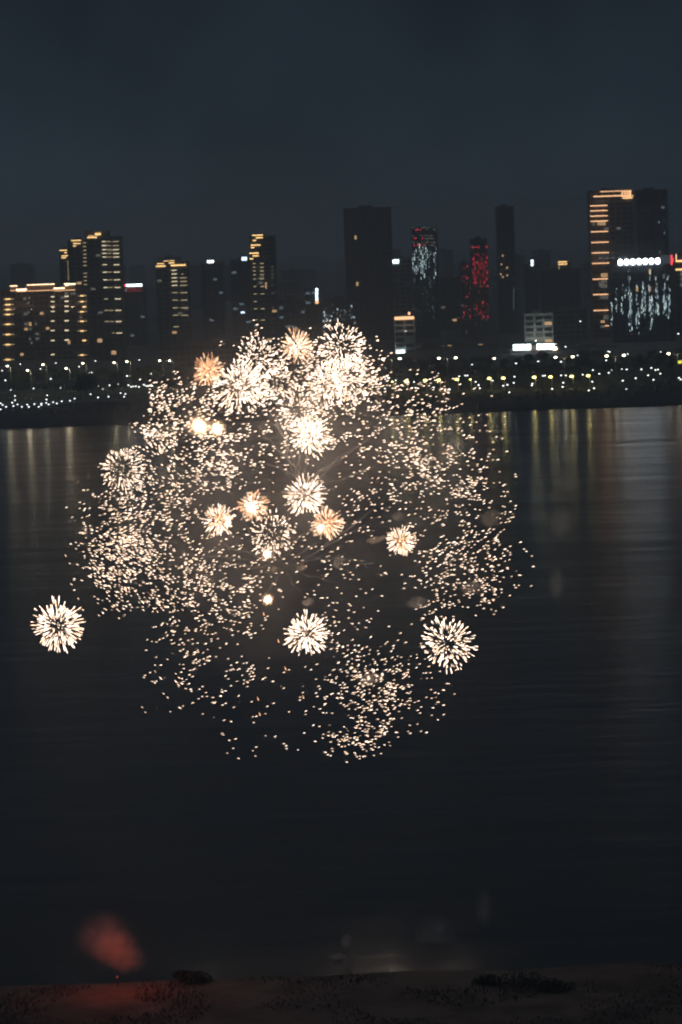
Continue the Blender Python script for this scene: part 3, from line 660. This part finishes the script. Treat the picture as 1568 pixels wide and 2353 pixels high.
def burst(label, px, py, rpx, Y, count, ln=(.16, .32), thick=1.9, mats=('star_w',), inner=0, inner_mat='star_o', light=0, rmin=.55, squash=1.0, drop=0, group='firework bursts over the river'):
    """a shell of separate burning stars, each its own streak"""
    c = at(px, py, Y); k = Y / FPX; r = rpx * k
    root = empty('firework_burst', c, label=label, cat='firework', group=group)
    for i, d in enumerate(sphere_dirs(min(290, int(count * 1.25)))):
        d = Vector((d.x, d.y, d.z * squash))
        if random.random() < drop: continue
        q = random.uniform(rmin, 1.0) ** .6 * (1 + .16 * noise.noise(d * 1.4 + c * .05) * 1.6)
        l_ = random.uniform(ln[0] * .7, ln[1] * 1.15) * r * (.5 + .55 * q)
        dd = (d + DRIFT * .10 + Vector((0, 0, -.08 * q))).normalized()
        s_ = thick * .40 * k * random.uniform(.55, 1.25)
        m_ = random.choice(mats)
        share('spark', SPARK[m_], root, d * (r * q - l_ * .5), Vector((0, 0, 1)).rotation_difference(dd), (s_, s_, l_))
    if inner:
        mb = MB()
        for d in sphere_dirs(inner):
            q = random.uniform(.1, .62); mb.spindle(d * r * q, d + DRIFT * .15, r * random.uniform(.12, .28), k * random.uniform(.7, 1.2))
        tag(mb.build('inner_spark', M[inner_mat], root), kind='stuff')
    if light: point_light('burst_glow', (0, 0, 0), (24 + light * .05), (1, .76, .56), root)
    return root
WM = ('star_w', 'star_w', 'star_m')
burst('lone white firework burst apart from the rest at far left', 137, 1440, 70, 395, 210, (.2, .36), 2.0, WM, light=250, rmin=.3)
burst('round white burst low in the centre above dark water', 708, 1458, 58, 392, 190, (.2, .38), 2.0, WM, light=250, rmin=.3)
burst('large white burst of loose short streaks at the lower right', 1030, 1480, 70, 396, 190, (.14, .26), 2.2, WM, light=250, rmin=.3)
burst('small gold-centred burst right of centre', 922, 1245, 40, 394, 130, (.25, .5), 1.5, ('star_w', 'star_g', 'star_m'), 60, light=200, rmin=.5)
burst('orange-tinted burst with white left flank just below the centre burst', 753, 1203, 44, 390, 130, (.3, .55), 1.4, ('star_g', 'star_o', 'star_m'), 70, light=600, rmin=.5)
burst('spiky white burst in the middle of the display', 703, 1140, 54, 398, 170, (.22, .42), 2.0, WM, light=400, rmin=.35)
burst('burst with blinding white core and thin orange rays', 583, 1163, 40, 393, 130, (.3, .5), 1.3, ('star_g', 'star_o'), 40, 'star_w', light=900, rmin=.6)
burst('orange and white burst left of the blinding one', 505, 1195, 43, 396, 125, (.26, .5), 1.6, ('star_w', 'star_m', 'star_g'), 70, light=400, rmin=.4)
burst('faded burst of short white dashes above the upper glowing ball', 628, 1225, 58, 388, 150, (.10, .20), 1.9, ('star_m', 'star_w'), light=0, rmin=.4)
burst('copper orange burst at the upper left beside the street lamps', 480, 852, 43, 402, 140, (.3, .6), 1.3, ('star_o', 'star_o', 'star_g'), 80, light=150, rmin=.45)
burst('topmost burst with copper rays and white centre', 684, 795, 45, 404, 140, (.3, .55), 1.4, ('star_o', 'star_g', 'star_m'), 50, 'star_m', light=500, rmin=.45)
burst('broad white burst with dark red heart at the upper left', 553, 888, 68, 400, 190, (.14, .32), 1.9, WM, 60, 'star_d', light=500, rmin=.4)
burst('dense dazzling white burst in the upper centre', 713, 1000, 60, 397, 190, (.16, .32), 2.1, ('star_w', 'star_m'), 60, 'star_m', light=900, rmin=.2)
burst('wide dense white burst at the upper right of the display', 750, 885, 62, 401, 165, (.14, .30), 1.9, ('star_w', 'star_m'), 50, 'star_d', light=800, rmin=.3)
burst('overlapping white burst at the right end of the dense top cluster', 802, 868, 72, 403, 180, (.12, .28), 1.8, ('star_w', 'star_w', 'star_m'), light=800, rmin=.3)
burst('half-faded burst of pale streaks at the upper far left', 280, 1077, 56, 399, 150, (.12, .24), 1.6, ('star_m', 'star_w'), light=100, rmin=.55)
burst('scattered white burst of short dashes on the top left', 592, 826, 58, 405, 140, (.10, .20), 2.1, WM, light=200, rmin=.4)
burst('burst throwing slanting white streaks at the top right', 790, 800, 66, 406, 170, (.12, .24), 2.1, WM, light=300, rmin=.4)
burst('white burst filling the gap between the upper left and upper right bursts', 640, 880, 55, 402, 120, (.12, .22), 1.9, WM, light=200, rmin=.3)
burst('tight white burst just above the dazzling upper centre burst', 688, 945, 58, 400, 110, (.12, .26), 1.8, WM, light=300, rmin=.3)

# how thickly the drifting stars stand over each 38 m^2 patch of the display, in threes
DENS = """
00000015324510000000
00000037747840000000
00035668668963221000
00069986776755431100
00269987655456554100
00349883322347664100
13456652002334453300
24665421001333453300
47754211111211576300
46559942113310576410
46549962133310566310
14339973113410354200
00026641002310100000
00045410001434100000
00034422114575410000
00013321124476420000
00000111102564200000
00000012102520000000
""".split()
CL = [('star cloud of small gold stars at the far left over dark water', 'fl', 278, 1240, 398, 200), ('star cloud around the two fused glowing balls at the upper left', 'ul', 455, 985, 402, 350),
      ('star cloud in the middle left below the orange and white burst', 'ml', 470, 1325, 394, 260), ('sparse drooping star cloud at the lower left', 'll', 445, 1530, 396, 100),
      ('sparse handful of falling stars at the bottom centre left', 'bl', 600, 1650, 393, 0), ('swirling star cloud at the bottom of the display', 'bc', 880, 1610, 390, 180),
      ('dense star cloud at the right edge of the display', 'r', 1090, 1310, 397, 260), ('star cloud at the upper right against the far bank', 'ur', 1050, 1030, 401, 220),
      ('star cloud in the middle right around the gold-centred burst', 'mr', 840, 1290, 396, 350), ('star cloud left of the dazzling upper centre burst', 'uc', 640, 960, 400, 300),
      ('star cloud lying between the top bursts', 't', 720, 850, 403, 300), ('star cloud right of the dazzling upper centre burst', 'uc2', 880, 960, 400, 200)]
CE = {}
for lab, key, px, py, Y, en in CL:
    c = at(px, py, Y); root = empty('firework_star_cloud', c, label=lab, cat='firework', group='spreading star clouds of the fireworks')
    CE[key] = [root, c, px, py, Y, MB(), MB(), MB()]
    if en: point_light('cloud_glow', (0, 0, 0), en, (1, .78, .60), root, 1.0)
def put_star(px, py, long=1.0):
    e_ = min(CE.values(), key=lambda q: math.hypot((q[2] - px), (q[3] - py)) + random.gauss(0, 25))
    Y = e_[4] + random.gauss(0, 5) - (3 if py > 1500 else 0); p = at(px, py, Y) - e_[1]; k = Y / FPX
    away = (p.normalized() if p.length > .1 else Vector((0, 0, 1)))
    slope = .16 if px > 420 else -.12
    dr = (Vector((1, 0, slope + random.gauss(0, .16))) + away * .22 * (1 if px > 420 else 2.4)).normalized()
    s_ = random.uniform(.5, 1.0); t_ = random.random()
    bright = .78 if py < 1150 else .62
    m_ = 5 if t_ < bright * .7 else (6 if t_ < .93 else 7)
    sz = 1.25 if (py < 1080 and px < 960) else .95
    e_[m_].spindle(p, dr, (2.6 + 5.6 * s_) * k * long, (.26 + .50 * s_ * random.uniform(.6, 1.3)) * k * sz)
CELLS = [(i, j, int(ch)) for j, row in enumerate(DENS) for i, ch in enumerate(row) if ch != '0']
def cell_n(i, j, d): return d * (8.6 if 1 <= j <= 5 and i > 3 else (7.4 if i <= 7 else 6.2))
TOTAL = sum(cell_n(*c_) for c_ in CELLS)
for i, j, d in CELLS:                                   # half of them spread freely
    n_ = cell_n(i, j, d) * .66
    while n_ > 0:
        px = 174.6 + (i + .5 + random.gauss(0, .42)) * 55.0; py = 750 + (j + .5 + random.gauss(0, .40)) * 55.0
        if noise.noise(Vector((px / 34.0, py / 30.0, 2.2))) * 1.7 + .62 < random.random(): n_ -= .55; continue
        put_star(px, py); n_ -= 1
left = TOTAL * .36                                      # the rest still keep the round of the small shell they came from
while left > 0:
    i, j, d = random.choices(CELLS, [c_[2] ** 1.7 for c_ in CELLS])[0]
    cx_ = 174.6 + (i + .5 + random.uniform(-.5, .5)) * 55.0; cy_ = 750 + (j + .5 + random.uniform(-.5, .5)) * 55.0
    rr_ = random.uniform(34, 66); k_ = int(random.uniform(16, 44)); a0 = random.uniform(0, 6.28); arc = random.uniform(2.6, 6.28)
    for _ in range(k_):
        a_ = a0 + random.uniform(0, arc) + random.gauss(0, .2); q = random.gauss(.85, .14) if random.random() < .62 else random.uniform(.1, .9)
        px = cx_ + math.cos(a_) * rr_ * q; py = cy_ + math.sin(a_) * rr_ * q * .92
        ii, jj = int((px - 174.6) // 55), int((py - 750) // 55)
        if not (0 <= jj < len(DENS) and 0 <= ii < 20) or DENS[jj][ii] == '0':
            continue
        put_star(px, py)
    left -= k_
for cx_, cy_, rx_, ry_, k_ in ((285, 1290, 80, 82, 230), (292, 1190, 70, 60, 80), (292, 1243, 20, 12, 26), (1100, 1300, 78, 85, 130), (845, 1590, 74, 50, 70), (1120, 1180, 60, 90, 60)):
    for _ in range(k_):
        a_ = random.uniform(0, 6.283); q = math.sqrt(random.random()) ** .8
        put_star(cx_ + rx_ * q * math.cos(a_), cy_ + ry_ * q * math.sin(a_))
# the curling last rows of the bottom cloud
for k_ in range(34):
    a_ = k_ / 33; put_star(768 + 120 * a_ + random.gauss(0, 4), 1690 + 28 * math.sin(a_ * 2.6) - 34 * a_ * a_ + random.gauss(0, 4))
for px, py in ((1225, 1302), (1222, 1278), (1196, 1246), (1195, 1322), (1185, 1350), (1204, 1262), (262, 1390), (193, 1158), (196, 1225), (197, 1303)): put_star(px, py)
for e_ in CE.values():
    for q, nm, m_ in ((5, 'burning_star', 'star_w'), (6, 'gold_star', 'star_m'), (7, 'fading_star', 'star_d')):
        if e_[q].v: tag(e_[q].build(nm, M[m_], e_[0]), kind='stuff')
def smoke_blob(name, px, py, rx, ry, Y, m, label=None, cat=None, rough=.25, group=None, kind='stuff', sub=3, ydepth=None):
    bm = bmesh.new(); bmesh.ops.create_icosphere(bm, subdivisions=sub, radius=1.0)
    sd_ = random.uniform(0, 100)
    for v in bm.verts:
        d = v.co.normalized(); v.co = d * (1 + rough * (noise.noise(d * 1.6 + Vector((sd_, 0, 0))) * 1.3 + noise.noise(d * 4 + Vector((0, sd_, 0))) * .5))
    me = bpy.data.meshes.new(name); bm.to_mesh(me); bm.free(); me.materials.append(m)
    for p in me.polygons: p.use_smooth = True
    k = Y / FPX; o = bpy.data.objects.new(name, me); col.objects.link(o); o.location = at(px, py, Y)
    o.scale = (rx * k, (ydepth or (rx + ry) / 2) * k, ry * k)
    return tag(o, label, cat, group, kind)
SM_halo = volume_mat('glowing_ball_smoke', (.9, .8, .7), .5, 0, 1.5, .1, .6, True)
def hot_ball(px, py, rpx, Y, label, energy, n_=26):
    c = at(px, py, Y); k = Y / FPX
    root = empty('glowing_shell', c, label=label, cat='firework', group='glowing shells about to burst')
    MB().ball((0, 0, 0), rpx * k, 14, 10).build('burning_core', M['star_hot'], root)
    hs = smoke_blob('ball_smoke', px, py, rpx * 3.0, rpx * 3.0, Y, SM_halo, rough=.1, sub=2); hs.parent = root; hs.location = (0, 0, 0)  # smoke ball added to give the glowing core a soft halo
    mb = MB()
    for d in sphere_dirs(n_): mb.spindle(d * rpx * k * 1.25, d, rpx * k * random.uniform(.5, 1.0), k * 1.1)
    tag(mb.build('core_spark', M['star_o'], root), kind='stuff')
    point_light('core_glow', (0, -rpx * k * 1.6, 0), energy * .22, (1, .62, .34), root, .5)
hot_ball(457, 978, 11, 384, 'brighter left one of the two fused glowing balls', 3500)
hot_ball(500, 985, 8.5, 384, 'smaller right one of the two fused glowing balls', 2500)
hot_ball(614, 1273, 6.5, 378, 'glowing ball just below the faded dashes burst', 1800)
hot_ball(616, 1378, 6.5, 380, 'lowest glowing ball above the dark water', 1800)
hot_ball(577, 1166, 9, 388, 'white-hot ball inside the blinding burst', 1500, 0)
hot_ball(738, 1212, 6, 386, 'white-hot blob in the left flank of the orange burst', 900, 0)
def red_star(px, py):
    c = at(px, py, 393); mb = MB(); mb.spindle(Vector((0, 0, 0)), Vector((.3, 0, -1)), .6, .06)
    o = mb.build('falling_ember', M['star_o']); o.location = c; tag(o, ['orange ember nearest above the bottom star cloud, left of it', 'lone ember right of the lower dark gap', 'ember just below the lowest glowing ball', 'ember at the left rim of the low round burst', 'lowest of the falling embers', 'upper one of the two embers falling one above the other'][EM.index((px, py))], 'ember', 'falling orange embers')
EM = [(656, 1535), (697, 1601), (606, 1410), (640, 1472), (597, 1640), (593, 1605)]
for p in EM: red_star(*p)

# ------------------------------------------------------------------ smoke
SM_big = volume_mat('drifting_smoke', (.88, .86, .84), .115, 0, 2.4, .42, .78, True)
smoke_blob('smoke', 660, 1160, 560, 540, 402, SM_big, 'thin lit smoke hanging through the whole display', 'smoke', .12, sub=3, ydepth=200)
SM_puff = volume_mat('dense_smoke_puff', (.85, .78, .72), 6.0, 0, 1.7, .42, .72, True)
SM_thin = volume_mat('thin_smoke_puff', (.80, .76, .74), 2.6, 0, 1.7, .42, .75, True)
puffs = [(630, 1308, 15, 11, 1), (692, 1304, 17, 12, 1), (860, 1241, 22, 12, 1), (880, 1235, 12, 8, 1), (915, 1186, 20, 15, 0), (708, 1383, 20, 16, 0), (778, 1292, 18, 24, 0), (660, 1130, 20, 7, 1), (688, 1128, 20, 8, 1),
         (1130, 1190, 34, 30, 0), (960, 1385, 34, 20, 0), (850, 1560, 34, 22, 0), (1085, 1350, 34, 22, 0)]
for x, y, rx, ry, d in puffs: smoke_blob('smoke', x, y, rx, ry, 392, SM_puff if d else SM_thin, f'pale lit smoke puff, {ORD[puffs.index((x, y, rx, ry, d))]} of the small puffs between the bursts', 'smoke', .35, 'small smoke puffs among the bursts')
SM_faint = volume_mat('faint_smoke', (.8, .8, .8), .4, 0, 1.1, .3, .75, True)
for x, y, rx, ry in ((1290, 1200, 40, 46), (1280, 1340, 26, 50), (1310, 1110, 36, 30)): smoke_blob('smoke', x, y, rx, ry, 396, SM_faint, 'faint smoke drifting off to the right', 'smoke', .35, 'faint drifting smoke')
for x, y, rx, ry in ((1112, 2085, 26, 60), (1000, 2150, 60, 60)): smoke_blob('smoke', x, y, rx, ry, 345, SM_faint, 'faint launch smoke over the near water', 'smoke', .35, 'faint launch smoke')
SM_low = volume_mat('launch_smoke_puff', (.85, .8, .78), 3.0, 0, 1.2, .25, .7, True)
for x, y, rx, ry in ((663, 2222, 17, 17), (797, 2163, 17, 22), (775, 2198, 26, 10)): smoke_blob('smoke', x, y, rx, ry, 338, SM_low, 'small grey launch smoke puff above the near bank', 'smoke', .3, 'launch smoke puffs')
# thin trails left by the small shells flung out of the first break
SM_trail = volume_mat('smoke_trail', (.95, .93, .90), 1.3, .3)
def trail(x0, y0, x1, y1, r0=.8, r1=2.6, wig=11, Y=397, n_=14):
    pts, rad = [], []; k = Y / FPX; s = random.uniform(0, 99); bend = random.uniform(-14, 14)
    for i in range(n_ + 1):
        t_ = i / n_; px = x0 + (x1 - x0) * t_; py = y0 + (y1 - y0) * t_; nx_, ny_ = -(y1 - y0), (x1 - x0); l_ = math.hypot(nx_, ny_)
        wv = noise.noise(Vector((t_ * 5 + s, 0, 0))) * wig * (.3 + t_) + bend * math.sin(math.pi * t_)
        pts.append(at(px + nx_ / l_ * wv, py + ny_ / l_ * wv, Y + noise.noise(Vector((s, t_ * 3, 0))) * 2)); rad.append((r0 + (r1 - r0) * math.sin(math.pi * min(1, t_ * 1.1)) * random.uniform(.7, 1.2)) * k)
    MBT.tube(pts, rad, 7)
for cx_, cy_, lst in ((690, 1110, ((575, 1062), (600, 1000), (615, 940), (640, 1030), (655, 990), (668, 1010), (690, 1000), (700, 1030), (760, 1060), (800, 1040), (830, 1020), (900, 960), (880, 1060), (640, 1075))),
                      (650, 1300, ((555, 1190), (500, 1290), (470, 1225), (545, 1250), (570, 1240), (560, 1310), (600, 1240), (400, 1280), (530, 1360), (600, 1380), (720, 1210), (740, 1240), (760, 1270), (690, 1200), (670, 1210), (850, 1200), (900, 1130), (780, 1340), (700, 1370), (840, 1290)))):
    for x, y in lst:
        MBT = MB(); trail(x, y, cx_ + random.uniform(-8, 8), cy_ + random.uniform(-8, 8))
        tag(MBT.build('smoke_trail', SM_trail), 'thin grey smoke trail fanning out from the centre of the display', 'smoke', 'smoke trails fanning from the centre', 'stuff')

# ------------------------------------------------------------------ near bank
NB = gnd(784, 2240, 2.0).y
M['near'] = mat('near_bank_earth', (.125, .09, .075), .95, noise_scale=.25, var=.55)
prof = [(NB + 6, -1.5), (NB + 1.2, 1.4), (NB, 2.0), (NB - 3, 2.1), (NB - 7, 2.2), (NB - 12, 2.3), (NB - 18, 2.4), (NB - 25, 2.5), (NB - 40, 2.6), (NB - 70, 2.8), (NB - 150, 3)]
terrain('near_river_bank', M['near'], -90, 90, 220, prof, .22, 15)
gb = MB()
for i in range(9000):
    x = random.uniform(-42, 42); y = NB - random.uniform(.3, 30)
    d_ = noise.noise(Vector((x * .13, y * .13, 4)))
    if d_ < -.05: continue
    h = random.uniform(.08, .34) * (1 + d_ * 2.2); a = random.uniform(0, 3.14); wd = random.uniform(.05, .14); k = len(gb.v); z = 2.0 + (NB - y) * .02
    gb.v += [(x - wd * math.cos(a), y - wd * math.sin(a), z), (x + wd * math.cos(a), y + wd * math.sin(a), z), (x + random.uniform(-.15, .15), y + random.uniform(-.1, .1), z + h)]; gb.f.append((k, k + 1, k + 2))
M['drygrass'] = mat('dry_bank_grass', (.16, .12, .10), .9, noise_scale=.3, var=.5)
tag(gb.build('grass', M['drygrass']), kind='stuff', label='dry grass tufts along the near bank', cat='grass')
for i, (px, py, s_) in enumerate(((450, 2256, 1.3), (418, 2244, .8), (1200, 2266, 2.0), (1120, 2262, 1.2), (1272, 2276, 1.5))):
    p = gnd(px, py, 2.2); mb = MB()
    for _ in range(420):
        d = Vector((random.gauss(0, 1), random.gauss(0, 1), abs(random.gauss(0, .8)))).normalized(); q = p + Vector((d.x * 1.3, d.y, d.z * .8)) * s_ * random.uniform(.4, 1.1)
        u = Vector((random.gauss(0, 1), random.gauss(0, 1), random.gauss(0, 1))).normalized() * .16; v_ = u.orthogonal().normalized() * .1; k = len(mb.v)
        mb.v += [tuple(q + u), tuple(q + v_), tuple(q - u), tuple(q - v_)]; mb.f.append((k, k + 1, k + 2, k + 3))
    o = mb.build('foliage', M['leaf_dark']); r_ = empty('bush', p, label=['low dark bush right of the red flare on the near bank', 'small dark bush closest to the red flare', 'big dark bush in the right half of the near bank', 'dark bush left of the biggest bush on the near bank', 'dark bush right of the biggest bush on the near bank'][i], cat='bush')
    o.parent = r_; o.location = -p
    MB().tube([Vector((0, 0, -.3)), Vector((0, 0, .9 * s_))], [.09, .04], 5).build('stem', M['bark'], r_)
# made-up flare and smoke, standing in for a red glow of unknown source
fp = at(268, 2205, NB - 2); fl = empty('red_flare', (fp.x, NB - 2, 2.1), label='red flare burning on the near bank at the lower left', cat='flare')
MB().tube([Vector((0, 0, 0)), Vector((0, 0, .9))], [.05, .05], 6).build('stick', M['bark'], fl)
MB().ball((0, 0, 1.0), .07, 8, 6, 1.6).build('flame', em('red_flare_flame', (1, .10, .03), .5, False), fl)
point_light('flare_glow', (.4, -3.0, 5.4), 430, (1, .13, .05), fl, .3)  # unseen lamp set in front of the smoke to redden it
SM_red = volume_mat('flare_smoke', (.9, .8, .76), 1.0, .2, 1.3, .3, .85, True)
smoke_blob('smoke', 264, 2178, 70, 56, NB - 1.0, SM_red, 'soft smoke puff glowing red above the flare', 'smoke', .25)
smoke_blob('smoke', 292, 2204, 56, 42, NB - 1.5, SM_red, 'lower part of the red smoke lying on the bank', 'smoke', .25)
smoke_blob('smoke', 235, 2150, 80, 70, NB - .5, SM_faint, 'thin outer smoke around the red puff', 'smoke', .25)
